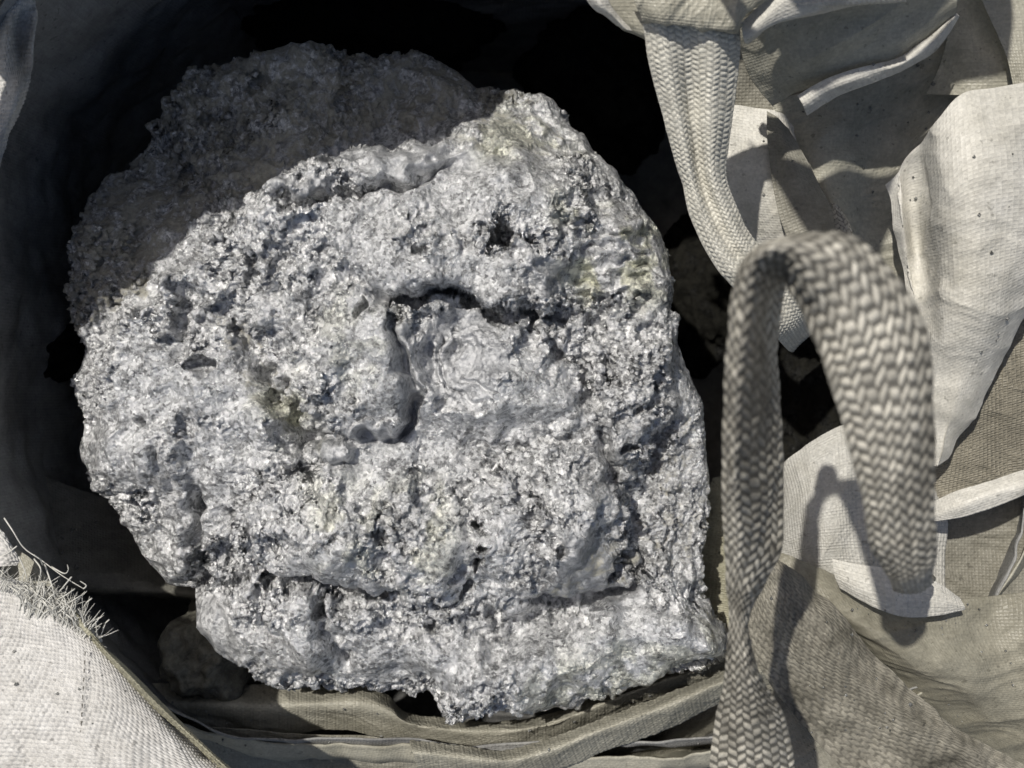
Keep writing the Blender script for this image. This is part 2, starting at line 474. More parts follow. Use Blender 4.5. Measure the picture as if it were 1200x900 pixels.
# ------------------------------------------------------------------ the slag lump
def disc_grid(n):
    a = np.linspace(-1, 1, n); U, V = np.meshgrid(a, a, indexing='ij')
    U = U + 1e-9; V = V + 1e-9
    big = np.abs(U) > np.abs(V)
    r = np.where(big, np.abs(U), np.abs(V))
    with np.errstate(divide='ignore', invalid='ignore'):
        th = np.where(big, (PI / 4) * (V / U), PI / 2 - (PI / 4) * (U / V))
    th = np.where(big & (U < 0), th + PI, th)
    th = np.where(~big & (V < 0), th + PI, th)
    return r, th


def finish_blob(V, n, mat, name, attrs):
    idx = np.arange(n * n).reshape(n, n)
    q = np.stack([idx[:-1, :-1], idx[1:, :-1], idx[1:, 1:], idx[:-1, 1:]], -1).reshape(-1, 4)
    flat = V.reshape(-1, 3)
    ring = np.concatenate([idx[0, :-1], idx[:-1, -1], idx[-1, :0:-1], idx[:0:-1, 0]])
    c = flat[ring].mean(0)
    verts = np.concatenate([flat, [c]])
    tris = np.stack([ring, np.roll(ring, -1), np.full(len(ring), n * n)], -1)
    at = {k: np.concatenate([v.ravel(), [0.5]]) for k, v in attrs.items()}
    return make_mesh(name, verts, q, mat, None, None, at, True, tris)


OUT = [(300,62),(340,57),(380,56),(440,63),(470,56),(500,58),(535,72),(560,93),(610,104),(650,112),(665,135),(690,160),(702,185),
       (725,215),(745,245),(770,280),(780,320),(786,360),(790,400),(800,430),(820,470),(832,520),(834,570),(828,620),
       (820,660),(820,695),(834,722),(851,742),(851,766),(800,783),(740,796),(660,815),(600,828),(560,840),(525,838),(505,815),
       (470,803),(440,802),(400,804),(340,802),(312,796),(290,775),(265,755),(248,735),(240,715),(226,694),(200,682),(172,640),
       (150,592),(118,572),(106,540),(118,500),(104,470),(96,440),(106,405),(94,350),(87,300),(95,260),(115,215),(150,190),
       (180,142),(215,108),(250,82)]
CX, CY = 465, 450
NG = 960
r, th = disc_grid(NG)
out = np.array(OUT, float)
oa = np.arctan2(out[:, 1] - CY, out[:, 0] - CX); orr = np.hypot(out[:, 0] - CX, out[:, 1] - CY)
k = np.argsort(oa); oa, orr = oa[k], orr[k]
oa3 = np.concatenate([oa - 2 * PI, oa, oa + 2 * PI]); or3 = np.concatenate([orr] * 3)
tha = np.arctan2(-np.sin(th), np.cos(th))           # picture y runs downwards
R = np.interp(tha, oa3, or3) * 1.0                  # pixels
# profile by arc length: a = 0 at the top, 90 deg at the silhouette
a = np.linspace(0, math.radians(140), 3000)
Z_EQ, TOP, LOW = -0.07, 0.13, 0.38
rho = np.where(a < PI / 2, np.sin(a) ** 0.92, np.sin(a) ** 0.7)
zz = np.where(a < PI / 2, np.cos(a) ** 0.9 * TOP, np.cos(a) * LOW)
s = np.concatenate([[0], np.cumsum(np.hypot(np.diff(rho) * 0.38, np.diff(zz)))]); s /= s[-1]
RHO = np.interp(r, s, rho); ZZ = np.interp(r, s, zz)
TOPNESS = smooth(np.interp(r, s, a), math.radians(105), math.radians(50))
px = CX + np.cos(tha) * R * RHO; py = CY + np.sin(tha) * R * RHO
# perspective scale of the silhouette height carries the outline to its real size
sc = (CAM_H - Z_EQ) / CAM_H
X = (px - 600) * 0.001 * sc; Y = (450 - py) * 0.001 * sc
Z = Z_EQ + ZZ
EDGE = 0.18 + 0.82 * smooth(np.interp(r, s, a), math.radians(98), math.radians(62))
base = np.stack([X, Y, Z], -1)
pf = base.reshape(-1, 3)
# where a surface point shows in the picture, gently warped so that no crease runs straight
s2 = (CAM_H / (CAM_H - pf[:, 2]))
qx = 600 + pf[:, 0] * 1000 * s2; qy = 450 - pf[:, 1] * 1000 * s2
wx = perlin(pf, 20, 1) * 12 + perlin(pf, 60, 2) * 8; wy = perlin(pf, 20, 3) * 12 + perlin(pf, 60, 4) * 8
qx = qx + wx; qy = qy + wy
H = np.zeros(len(pf))


def blob(cx, cy, rx, ry, h, rot=0, pw=1.0):
    global H
    c, s_ = math.cos(math.radians(rot)), math.sin(math.radians(rot))
    dx, dy = qx - cx, qy - cy
    u, v = (dx * c + dy * s_) / rx, (-dx * s_ + dy * c) / ry
    H += h * 0.001 * np.clip(1 - u * u - v * v, 0, 1) ** pw


def crease(pts, wd, depth):
    global H
    d, sg, al = polyline(qx, qy, pts)
    H -= depth * 0.001 * np.exp(-(d / wd) ** 2) * np.clip(np.sin(PI * np.clip(al, 0.02, 0.98)) * 2, 0, 1)


def ledge(pts, h, L, side=1, wd=4):
    """ground on one side of the line stands h mm higher and falls back over L pixels"""
    global H
    d, sg, al = polyline(qx, qy, pts)
    t = d * sg * side
    e = np.clip(np.sin(PI * np.clip(al, 0, 1)) * 1.6, 0, 1)
    H += h * 0.001 * e * smooth(t, -wd, wd) * np.exp(-np.clip(t, 0, None) / L)


# big masses
blob(430, 120, 330, 90, -30, -12)                        # the dusty back slope lies lower
blob(200, 230, 160, 120, -28, -45)
ledge([(120,440),(165,352),(225,292),(300,240),(345,195),(430,166),(530,158),(560,120)], 30, 120, 1, 9)
ledge([(300,262),(400,240),(500,216),(545,188)], 16, 60, 1, 6)
crease([(320,250),(400,238),(500,214),(548,186)], 7, 12)
blob(420, 205, 150, 26, 12, -12)
blob(640, 250, 110, 90, 22)
blob(440, 300, 130, 60, 12, -15)
crease([(430,352),(470,352),(510,342),(560,350),(610,372),(690,374)], 7, 22)
ledge([(690,374),(610,370),(560,346),(510,338),(470,346),(430,352)], 22, 80, 1, 4)
blob(620, 335, 60, 38, 16)
crease([(462,368),(474,415),(486,455),(488,485),(470,508)], 6, 17)
crease([(486,480),(470,508),(430,512),(370,522)], 6, 15)
blob(425, 430, 72, 88, 26, 0, 0.6)
blob(540, 412, 56, 62, -6, 20)
crease([(520,375),(512,420),(530,458),(575,470)], 3, 5)
crease([(545,372),(528,410),(540,445),(585,455)], 3, 4)
ledge([(493,392),(496,440),(515,478),(560,484),(600,470)], 8, 22, 1, 3)
crease([(500,400),(506,440),(525,468),(560,470)], 4, 6)
blob(610, 430, 80, 70, 16)
crease([(235,352),(285,395),(325,450),(350,500),(392,540)], 20, 22)
crease([(300,420),(332,470),(352,505),(395,530)], 8, 14)
blob(395, 530, 28, 19, 20, -10, 0.5)
blob(440, 505, 46, 15, 10, -18, 0.5)
crease([(214,330),(218,375),(212,430)], 9, 18)
crease([(296,300),(300,335)], 6, 10)
blob(170, 470, 90, 120, 14)
blob(170, 560, 75, 60, 14)
crease([(232,560),(224,610),(226,655),(221,705)], 9, 34)
crease([(188,520),(196,560),(214,585)], 6, 10)
blob(290, 560, 110, 80, 10)
blob(430, 625, 150, 78, 26, 4, 0.7)
crease([(320,680),(380,700),(440,706),(486,696)], 8, 26)
crease([(560,560),(548,620),(545,680),(530,730)], 9, 12)
for (hx, hy, hr, hd) in ((585,287,15,30),(560,608,8,24),(563,632,9,24),(560,656,9,26),(500,300,6,10),(610,285,7,12),
                         (310,690,12,20),(375,715,12,22),(235,430,10,14),(180,490,9,12),(450,620,12,8),(705,440,8,12),
                         (652,640,7,8),(430,365,7,12),(395,200,9,12),(505,735,10,12),(300,560,7,9),(740,520,8,12)):
    blob(hx, hy, hr, hr * 0.9, -hd * 1.3, 0, 0.5)
blob(645, 615, 105, 92, 30, 20, 0.6)
blob(720, 655, 50, 62, -12, 20)
crease([(610,700),(650,714),(700,712),(745,690),(756,650)], 9, 24)
crease([(640,398),(668,412),(690,440),(696,470),(680,490)], 5, 14)
crease([(715,325),(700,380),(720,440),(700,470)], 5, 8)
crease([(706,500),(716,540),(738,590)], 8, 16)
crease([(780,470),(770,540),(748,600),(752,660)], 14, 16)
blob(740, 460, 60, 90, 16)
blob(740, 300, 60, 80, 14)
for i in range(6):
    crease([(672, 288 + i * 14), (715, 282 + i * 15), (768, 290 + i * 15)], 3.5, 6)
blob(800, 560, 60, 130, -14)
blob(310, 745, 100, 60, 14, 0, 0.7)
crease([(375,700),(380,740),(420,790)], 8, 16)
crease([(260,680),(300,700),(325,740)], 6, 12)
crease([(435,700),(470,730),(540,748),(620,740),(720,716)], 18, 18)
blob(500, 822, 24, 24, -20, 0, 0.8)
blob(690, 770, 190, 46, 22, -13, 0.6)
blob(600, 800, 90, 40, 10, -15)
blob(832, 752, 30, 18, 8)
blob(680, 140, 60, 50, -20)
# a dished grain on the large scale
H = H * 1.6 + perlin(pf, 9, 11) * 0.022 + perlin(pf, 19, 12) * 0.013 - np.abs(perlin(pf, 26, 13)) * 0.012
H = H * EDGE.ravel()
n0 = grid_normals(base)
n0[n0[:, :, 2] < 0] *= 1 if n0[:, :, 2].mean() > 0 else -1
cen = base - np.array([(CX - 600) * 0.001, 0, Z_EQ - 0.05])
cen /= np.linalg.norm(cen, axis=2)[:, :, None]
up = np.array([0, 0, 1.0])
dirn = cen * (1 - TOPNESS[:, :, None]) + up * TOPNESS[:, :, None]
V = base + dirn * H.reshape(NG, NG, 1)
# masks
dust = 0.56 * in_poly(qx, qy, [(60,420),(100,400),(142,345),(205,272),(282,220),(330,172),(420,142),(520,132),(545,110),(620,112),(640,90),(520,20),(200,20),(40,250)], 9)
dust = np.maximum(dust, 0.42 * in_poly(qx, qy, [(235,365),(280,362),(330,430),(360,500),(335,520),(290,460),(250,420)], 12))
dust = np.maximum(dust, 0.4 * in_poly(qx, qy, [(520,118),(600,105),(660,130),(690,190),(600,190),(530,180)], 15))
dust = np.maximum(dust, 0.40 * in_poly(qx, qy, [(770,480),(850,480),(850,700),(760,690),(740,620)], 20))
dust = np.maximum(dust, 0.45 * in_poly(qx, qy, [(680,640),(750,600),(760,690),(620,715)], 12))
yel = np.zeros(len(qx))
for poly, k in (([(655,240),(770,270),(785,350),(700,360),(650,310)], .9), ([(300,455),(350,470),(370,525),(320,510)], 1.0),
                ([(520,118),(620,110),(690,180),(560,190)], .7), ([(600,780),(760,740),(830,720),(850,780),(640,830)], .6),
                ([(360,560),(520,560),(540,680),(400,690)], .45), ([(380,350),(470,370),(470,470),(340,440)], .35)):
    yel = np.maximum(yel, k * in_poly(qx, qy, poly, 25))
yel *= 0.75 * smooth(perlin(pf, 30, 31) + 0.5 * perlin(pf, 90, 32) + 0.15, -0.1, 0.4)
sm = np.zeros(len(qx))
for cx_, cy_, rx_, ry_ in ((395,530,32,22),(540,412,52,58),(440,508,48,15),(480,440,12,60),(640,330,30,20),(245,750,40,50),
                           (470,190,120,14),(300,180,60,40),(680,650,30,40),(700,700,60,18),(420,690,60,12),(350,225,50,12)):
    sm = np.maximum(sm, 0.72 * smooth(1.25 - np.hypot((qx - cx_) / rx_, (qy - cy_) / ry_), 0, 0.5))
dsm = in_poly(qx, qy, [(150,330),(230,250),(330,190),(420,150),(540,140),(560,100),(480,60),(400,70),(250,180)], 20)
sm = np.maximum(sm, dsm * 0.6 * smooth(perlin(pf, 14, 41), -0.3, 0.3))
# crinkled skin of many sizes along the true normal
for sz, amp, mode in ((26, 0.0130, 'b'), (45, 0.0085, 'w'), (60, 0.0055, 'c'), (85, 0.0048, 'b'), (120, 0.0030, 'b'), (140, 0.0026, 'c'), (200, 0.0020, 'w'), (260, 0.0014, 'b')):
    nn = grid_normals(V)
    if nn[NG // 2, NG // 2, 2] < 0: nn = -nn
    f = V.reshape(-1, 3)
    if sz > 100: f = f + 0.004 * np.stack([perlin(f, 90, 71), perlin(f, 90, 72), perlin(f, 90, 73)], 1)
    if mode == 'c': d = worley(f, sz, sz, True)[1] - 0.5
    elif mode == 'w': d = 0.45 - worley(f, sz, sz)
    elif mode == 'b': d = 0.35 - np.abs(perlin(f, sz, sz)) * 1.5
    else: d = perlin(f, sz, sz)
    mod = smooth(perlin(f, 11, 91) + 0.4 * perlin(f, 30, 92), -0.3, 0.35) * 0.95 + 0.16
    V = V + nn * (d * amp * mod * (1 - 0.85 * sm)).reshape(NG, NG, 1)
lump = finish_blob(V, NG, M_slag, "slag_lump", {'dust': dust, 'yellow': yel, 'smooth': sm})
lump['label'] = "huge crinkled silver slag lump filling the middle of the open bag"
lump['category'] = "slag lump"


# smaller lumps lying round and under it
def small_lump(x, y, z, rx, ry, rz, seed, label, dustiness, n=150, smoothness=0.0, yellow=0.0, mat=None):
    r, th = disc_grid(n)
    a = r * math.radians(165)
    V = np.stack([np.cos(th) * np.sin(a), np.sin(th) * np.sin(a), np.cos(a)], -1)
    f = V.reshape(-1, 3)
    d = 1 + 0.22 * perlin(f, 1.3, seed) + 0.12 * perlin(f, 2.8, seed + 1) + 0.06 * perlin(f, 6, seed + 2)
    V = (f * d[:, None]) * np.array([rx, ry, rz]) + np.array([x, y, z])
    V = V.reshape(n, n, 3)
    for sz, amp in ((45, 0.006), (90, 0.005), (180, 0.003)):
        nn = grid_normals(V)
        if nn[n // 2, n // 2, 2] < 0: nn = -nn
        q = V.reshape(-1, 3)
        dd = (0.45 - worley(q, sz, seed + sz)) * amp * (1 - smoothness)
        V = V + nn * dd.reshape(n, n, 1)
    q = V.reshape(-1, 3)
    V = q.reshape(n, n, 3) - np.array([x, y, z - rz])
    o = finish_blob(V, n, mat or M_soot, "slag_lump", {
        'dust': np.clip(dustiness + 0.3 * perlin(q, 25, seed + 5), 0, 1), 'yellow': np.full(n * n, yellow),
        'smooth': np.full(n * n, smoothness)})
    o.location = (x, y, z - rz)
    o['label'] = label; o['category'] = "slag lump"; o['group'] = "smaller slag lumps around the big one"
    return o


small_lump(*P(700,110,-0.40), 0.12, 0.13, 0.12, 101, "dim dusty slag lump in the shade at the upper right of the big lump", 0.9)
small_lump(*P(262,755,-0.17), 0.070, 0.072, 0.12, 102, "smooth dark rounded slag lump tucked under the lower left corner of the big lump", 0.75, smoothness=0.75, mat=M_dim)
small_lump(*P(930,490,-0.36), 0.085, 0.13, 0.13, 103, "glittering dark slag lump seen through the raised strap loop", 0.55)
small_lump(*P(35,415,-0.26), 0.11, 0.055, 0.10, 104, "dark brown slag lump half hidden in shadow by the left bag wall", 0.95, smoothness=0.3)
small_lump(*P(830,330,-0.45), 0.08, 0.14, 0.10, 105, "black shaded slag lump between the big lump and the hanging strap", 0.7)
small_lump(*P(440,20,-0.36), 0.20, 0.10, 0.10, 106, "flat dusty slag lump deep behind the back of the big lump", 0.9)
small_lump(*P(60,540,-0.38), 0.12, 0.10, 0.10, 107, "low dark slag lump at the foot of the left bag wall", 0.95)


# ------------------------------------------------------------------ the bulk bag
bag = bpy.data.objects.new("bulk_bag", None); COL.objects.link(bag)
bag.location = (0, 0, -0.615)
bag['label'] = "open white woven bulk bag with folded skirt and wide webbing straps around the slag"
bag['category'] = "bulk bag"
bag_children = []


def bp(*args, **kw):
    o = patch(*args[:3], None, *args[3:], **kw)
    o.parent = bag; o.matrix_parent_inverse.identity()
    o.location = (0, 0, 0.615)
    return o


# inner walls: a ring of panels with a soft rim, dark grey inside
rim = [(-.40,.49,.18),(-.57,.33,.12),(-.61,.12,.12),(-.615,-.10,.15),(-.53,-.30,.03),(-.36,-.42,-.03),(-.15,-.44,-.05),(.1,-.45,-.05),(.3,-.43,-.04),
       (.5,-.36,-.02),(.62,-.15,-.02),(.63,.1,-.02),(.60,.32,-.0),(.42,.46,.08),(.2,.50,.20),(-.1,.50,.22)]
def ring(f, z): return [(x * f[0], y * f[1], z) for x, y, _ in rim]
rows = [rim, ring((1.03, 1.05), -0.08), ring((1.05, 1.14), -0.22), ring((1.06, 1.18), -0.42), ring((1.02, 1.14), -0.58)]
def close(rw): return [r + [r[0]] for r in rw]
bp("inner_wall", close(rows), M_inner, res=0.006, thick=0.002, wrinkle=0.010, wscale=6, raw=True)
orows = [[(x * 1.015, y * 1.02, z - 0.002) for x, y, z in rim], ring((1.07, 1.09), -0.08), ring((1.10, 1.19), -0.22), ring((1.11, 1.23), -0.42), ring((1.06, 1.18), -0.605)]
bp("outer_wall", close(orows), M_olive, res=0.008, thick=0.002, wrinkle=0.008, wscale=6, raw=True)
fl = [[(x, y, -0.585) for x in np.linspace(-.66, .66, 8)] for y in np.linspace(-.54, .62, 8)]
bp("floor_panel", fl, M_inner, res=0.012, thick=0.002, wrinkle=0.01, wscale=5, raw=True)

# --- left side
bp("skirt_flap", [[(-170,-60,.11),(-25,-25,.11),(15,-20,.12),(36,-20,.14),(44,-20,.12)],[(-170,20,.11),(-25,50,.11),(8,50,.13),(26,50,.10),(38,50,.12)],
                  [(-170,90,.11),(-25,105,.11),(5,105,.13),(22,105,.14),(34,103,.12)],[(-170,150,.11),(-25,160,.11),(-5,160,.12),(6,158,.12),(14,156,.11)],
                  [(-170,210,.11),(-25,205,.11),(-18,203,.11),(-10,200,.11),(-2,196,.11)]],
   M_flap, res=0.0011, weave='brick', amp=0.0013, cell=(0.0075,0.0046), wrinkle=0.003, label="narrow sunlit flap at the top left corner")
# a slack fold inside, low on the left
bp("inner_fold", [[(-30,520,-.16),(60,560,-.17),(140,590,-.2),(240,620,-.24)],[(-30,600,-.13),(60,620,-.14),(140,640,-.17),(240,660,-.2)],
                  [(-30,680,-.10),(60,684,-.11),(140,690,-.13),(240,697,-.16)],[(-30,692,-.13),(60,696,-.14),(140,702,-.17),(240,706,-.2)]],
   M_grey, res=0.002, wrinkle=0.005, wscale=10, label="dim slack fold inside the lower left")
flap = bp("torn_flap", [[(-150,660,.06),(-25,672,.10),(10,680,.105),(45,690,.11),(85,712,.115),(103,738,.115)],
                 [(-150,715,.06),(-25,720,.10),(30,725,.11),(70,735,.12),(110,752,.12),(136,770,.105)],
                 [(-150,800,.06),(-25,800,.11),(50,805,.125),(110,812,.135),(165,826,.13),(198,838,.105)],
                 [(-150,860,.06),(-25,860,.12),(60,862,.135),(130,868,.145),(205,876,.13),(245,880,.105)],
                 [(-150,930,.06),(-25,930,.12),(80,930,.14),(170,930,.145),(260,930,.13),(312,930,.105)],
                 [(-150,1010,.04),(-25,1010,.06),(80,1010,.08),(170,1010,.085),(260,1010,.08),(360,1010,.07)]],
   M_flap, res=0.0010, weave='brick', amp=0.0016, cell=(0.0076,0.0048), wrinkle=0.004, wscale=12, fray=0.0, label="bright torn flap with frayed top edge, lower left")
bp("torn_flap_tip", [[(-25,610,.095),(-2,618,.10),(8,632,.10)],[(-25,640,.10),(4,640,.105),(22,655,.10)],[(-25,668,.10),(0,664,.105),(20,662,.10)]],
   M_flap, res=0.0010, weave='brick', amp=0.0015, cell=(0.0072,0.0046), label="small torn tip above the gap at the left edge")
bp("flap_backing", [[(-30,640,.04),(30,650,.04),(95,728,.05)],[(-30,700,.05),(50,715,.055),(120,762,.06)],[(-30,780,.06),(60,780,.07),(160,815,.06)]],
   M_olive, res=0.002, wrinkle=0.003)
bp("flap_hem", [[(86,716,.118),(96,733,.125),(104,747,.10)],[(118,764,.118),(132,771,.128),(142,776,.10)],[(172,822,.120),(192,832,.130),(206,840,.10)],
                [(228,872,.118),(244,880,.130),(256,888,.10)],[(282,928,.118),(300,930,.130),(316,935,.10)]],
   M_mesh, res=0.0011, weave='plain', amp=0.0007, cell=(0.003,0.003), thick=0.002, label="yellowed folded hem of the torn flap")

# frayed threads on the torn edge
def thread(pts, rad, parent, mat=None):
    A = np.array([P(*p) for p in pts], float)
    C = catmull(A, max(5, len(pts) * 4)); m = len(C); k = 5
    T = np.gradient(C, axis=0); T /= np.linalg.norm(T, axis=1)[:, None] + 1e-9
    a = np.cross(T, [0.31, 0.2, 0.93]); a /= np.linalg.norm(a, axis=1)[:, None] + 1e-9; b = np.cross(T, a)
    ang = np.linspace(0, 2 * PI, k, endpoint=False)
    tap = np.linspace(1, 0.45, m)[:, None, None]
    V = C[:, None] + (a[:, None] * np.cos(ang)[None, :, None] + b[:, None] * np.sin(ang)[None, :, None]) * rad * tap
    idx = np.arange(m * k).reshape(m, k); nx = np.roll(idx, -1, axis=1)
    q = np.stack([idx[:-1], nx[:-1], nx[1:], idx[1:]], -1).reshape(-1, 4)
    tris = np.array([[idx[0, 0], idx[0, j + 1], idx[0, j]] for j in range(1, k - 1)] + [[idx[-1, 0], idx[-1, j], idx[-1, j + 1]] for j in range(1, k - 1)])
    o = make_mesh("thread", V.reshape(-1, 3), q, mat or M_thread, None, None, None, True, tris)
    o.parent = parent
    return o


main_threads = [
    [(5,607,.12),(15,622,.125),(28,642,.12),(48,656,.12),(72,674,.125),(98,690,.13)],
    [(22,652,.12),(30,672,.12),(36,700,.115),(46,725,.115)],
    [(60,664,.12),(75,672,.13),(80,668,.14),(79,662,.14)],
    [(84,676,.13),(74,688,.13),(66,698,.12)],
    [(98,690,.13),(101,686,.13),(94,681,.13)],
    [(108,701,.12),(100,708,.12),(97,720,.115),(99,734,.11)],
    [(40,655,.12),(48,668,.13),(44,690,.12),(52,715,.12)],
    [(52,660,.12),(62,690,.13),(66,712,.12)],
    [(20,640,.12),(6,650,.12),(-10,655,.12)],
    [(88,690,.125),(76,698,.13),(62,705,.12)],
    [(128,726,.11),(122,733,.11),(118,748,.11)],
    [(50,662,.12),(47,655,.13),(40,650,.14)],
]
for t in main_threads:
    thread(t, 0.0008, flap)
edge = [(-10,676),(10,682),(30,688),(48,690),(66,700),(82,708),(96,724),(106,742),(118,756)]
for i in range(130):
    f = rng.uniform(0, len(edge) - 1.001); k = int(f); t = f - k
    ex = edge[k][0] * (1 - t) + edge[k + 1][0] * t; ey = edge[k][1] * (1 - t) + edge[k + 1][1] * t
    L = rng.uniform(5, 20) * (1.5 if rng.random() < .15 else 1); an = math.radians(rng.normal(-75, 45))
    c1 = rng.normal(0, 4)
    pts = [(ex - math.cos(an) * 8, ey + 12, .112), (ex, ey, .118), (ex + math.cos(an) * L * .5 + c1, ey + math.sin(an) * L * .5, .12 + rng.uniform(0, .008)),
           (ex + math.cos(an) * L + c1 * 2, ey + math.sin(an) * L, .12 + rng.uniform(-.008, .012))]
    thread(pts, rng.uniform(0.0003, 0.0007), flap)
for i in range(90):
    bx = rng.uniform(24, 106); by = 694 + (bx - 24) * 0.55 + rng.uniform(-2, 12)
    L = rng.uniform(14, 42) * (1 if 35 < bx < 100 else 0.5); an = math.radians(rng.normal(-88, 24))
    c1, c2 = rng.normal(0, 5), rng.normal(0, 7)
    thread([(bx - math.cos(an) * 10, by + 12, .114), (bx, by, .120), (bx + math.cos(an) * L * .5 + c1, by + math.sin(an) * L * .5, .123 + rng.uniform(0, .008)),
            (bx + math.cos(an) * L + c1 + c2, by + math.sin(an) * L * .9, .122 + rng.uniform(-.01, .01))], rng.uniform(0.0004, 0.0012), flap)
# stitches down the flap
for (x0, y0, x1, y1, n) in ((100,762,92,905,14),(36,728,120,930,0),(250,893,262,905,2)):
    for i in range(n):
        f0, f1 = (i + .15) / n, (i + .65) / n
        thread([(x0 + (x1-x0)*f0, y0 + (y1-y0)*f0, .131 + .008 * math.sin(PI*min(1,f0))), (x0 + (x1-x0)*f1, y0 + (y1-y0)*f1, .131 + .008 * math.sin(PI*min(1,f1)))], 0.0008, flap, M_stitch).name = "stitch"

# --- front rim rolls
def roll(name, top, bot, zt, zm, zb, mat, **kw):
    rows = []
    for (a, b) in zip(top, bot):
        m1 = (a[0] * .65 + b[0] * .35, a[1] * .65 + b[1] * .35, zm); m2 = (a[0] * .3 + b[0] * .7, a[1] * .3 + b[1] * .7, (zm * .6 + zb * .4))
        rows.append([(a[0], a[1], zt), m1, m2, (b[0], b[1], zb)])
    return bp(name, rows, mat, **kw)
roll("rim_roll", [(170,800),(300,803),(380,804),(430,803),(455,815),(480,834),(560,842),(640,838),(740,800),(870,755)],
     [(180,862),(300,868),(380,858),(430,864),(470,873),(500,875),(570,882),(640,868),(740,830),(870,785)], -.115, -.07, -.11, M_olive,
     res=0.0012, weave='brick', amp=0.0005, cell=(0.0058,0.0052), wrinkle=0.003, label="inner folded rim just under the slag lump")
roll("rim_roll", [(905,768),(850,785),(780,813),(700,842),(640,866),(590,878),(540,872),(480,868)],
     [(915,808),(856,820),(790,851),(712,880),(655,902),(600,915),(545,915),(490,905)], -.04, -.005, -.05, M_olive,
     res=0.0011, weave='brick', amp=0.0007, cell=(0.0064,0.0056), wrinkle=0.002, label="outer rolled rim running up to the strap")
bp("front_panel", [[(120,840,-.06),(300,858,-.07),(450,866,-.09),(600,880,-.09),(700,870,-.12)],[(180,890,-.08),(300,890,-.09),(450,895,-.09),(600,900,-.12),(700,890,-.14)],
                   [(200,960,-.10),(300,960,-.10),(450,960,-.10),(600,960,-.14),(700,940,-.16)]], M_soiled_shade, res=0.002, wrinkle=0.004)
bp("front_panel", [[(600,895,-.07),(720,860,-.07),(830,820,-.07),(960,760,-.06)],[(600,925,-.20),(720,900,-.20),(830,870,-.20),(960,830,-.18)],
                   [(600,985,-.36),(720,970,-.36),(830,950,-.36),(960,920,-.34)]], M_soiled_shade, res=0.003, wrinkle=0.004, label="shaded panel dropping away under the outer rim")

# --- right side, from the bottom layers up
bp("lower_skirt", [[(835,560,-.17),(858,555,-.16),(885,550,-.15),(910,545,-.14)],[(812,620,-.17),(840,622,-.15),(870,625,-.14),(900,620,-.13)],
                   [(798,690,-.17),(830,695,-.14),(865,700,-.12),(900,700,-.12)],[(800,760,-.17),(830,765,-.14),(865,770,-.12),(900,780,-.12)]],
   M_mesh, res=0.0012, weave='plain', amp=0.0011, cell=(0.0055,0.0034), wrinkle=0.003, label="coarse beige mesh between the lump and the strap")
bp("side_skirt", [[(862,20,-.0),(905,30,-.0),(960,40,.0),(1010,40,.02)],[(858,100,-.04),(905,100,-.04),(960,110,-.03),(1010,110,-.02)],[(856,180,-.07),(900,180,-.06),(950,190,-.06),(1010,200,-.05)],
                   [(868,262,-.08),(905,270,-.07),(950,285,-.06),(1010,300,-.05)],[(905,330,-.10),(935,335,-.09),(970,345,-.08),(1020,350,-.07)]],
   M_soiled_shade, res=0.0016, wrinkle=0.005, wscale=12)
bp("side_skirt", [[(905,120,-.01),(985,95,.0),(1050,80,.0),(1135,20,.02)],[(915,165,-.03),(975,165,-.01),(1040,160,-.03),(1125,110,.0)],[(935,225,-.04),(975,228,-.01),(1025,235,-.04),(1090,200,-.02)],
                   [(975,285,-.05),(1005,300,-.03),(1040,310,-.05),(1080,300,-.03)],[(990,345,-.06),(1015,350,-.05),(1045,360,-.06),(1085,370,-.04)]],
   M_olive, res=0.0014, wrinkle=0.006, wscale=13, label="dusty hollow panel under the sunlit hem")
bp("side_fold", [[(898,130,.0),(912,138,.01),(925,150,.01)],[(900,185,.0),(925,185,.015),(952,198,.01)],[(912,250,.0),(945,240,.015),(977,245,.01)],[(935,310,-.01),(965,300,.005),(992,296,.0)]],
   M_soiled_shade, res=0.0015, wrinkle=0.003, label="dark folded strip behind the loop")
bp("inner_tuck", [[(846,120,-.035),(900,128,-.02),(935,135,-.03)],[(846,180,-.04),(900,190,-.015),(955,196,-.03)],[(858,235,-.045),(905,240,-.02),(975,245,-.03)],[(880,290,-.06),(930,290,-.04),(985,290,-.04)]],
   M_white, res=0.0012, wrinkle=0.003, label="pale tucked layer beside the hanging strap")
# upper right corner
bp("corner_skirt", [[(1105,-25,.04),(1130,-25,.05),(1158,-25,.06)],[(1112,30,.04),(1140,30,.05),(1178,30,.06)],[(1100,75,.02),(1145,75,.05),(1192,72,.06)],[(1085,110,.01),(1140,112,.04),(1200,112,.05)]],
   M_olive, res=0.0012, weave='plain', amp=0.0006, cell=(0.0036,0.003), wrinkle=0.003, label="shaded glittery weave in the upper right")
bp("corner_skirt", [[(1140,-25,.075),(1180,-25,.08),(1230,-25,.08)],[(1160,20,.075),(1195,20,.08),(1230,20,.08)],[(1178,60,.075),(1200,60,.08),(1230,60,.08)],[(1188,105,.07),(1206,105,.08),(1230,105,.08)]],
   M_olive, res=0.0012, wrinkle=0.002, label="pale sunlit strip in the upper right corner")
bp("lower_skirt", [[(1075,400,-.03),(1120,385,-.02),(1170,365,-.01),(1230,350,.0)],[(1078,460,-.03),(1120,450,-.01),(1170,435,.0),(1230,420,.0)],[(1070,530,-.04),(1120,520,-.02),(1170,505,-.01),(1230,490,.0)],
                   [(1060,610,-.05),(1110,600,-.04),(1170,585,-.03),(1230,570,-.02)]],
   M_brown, res=0.0012, weave='plain', amp=0.0009, cell=(0.0052,0.0034), wrinkle=0.004, label="brown mesh panel under the bright sheet")
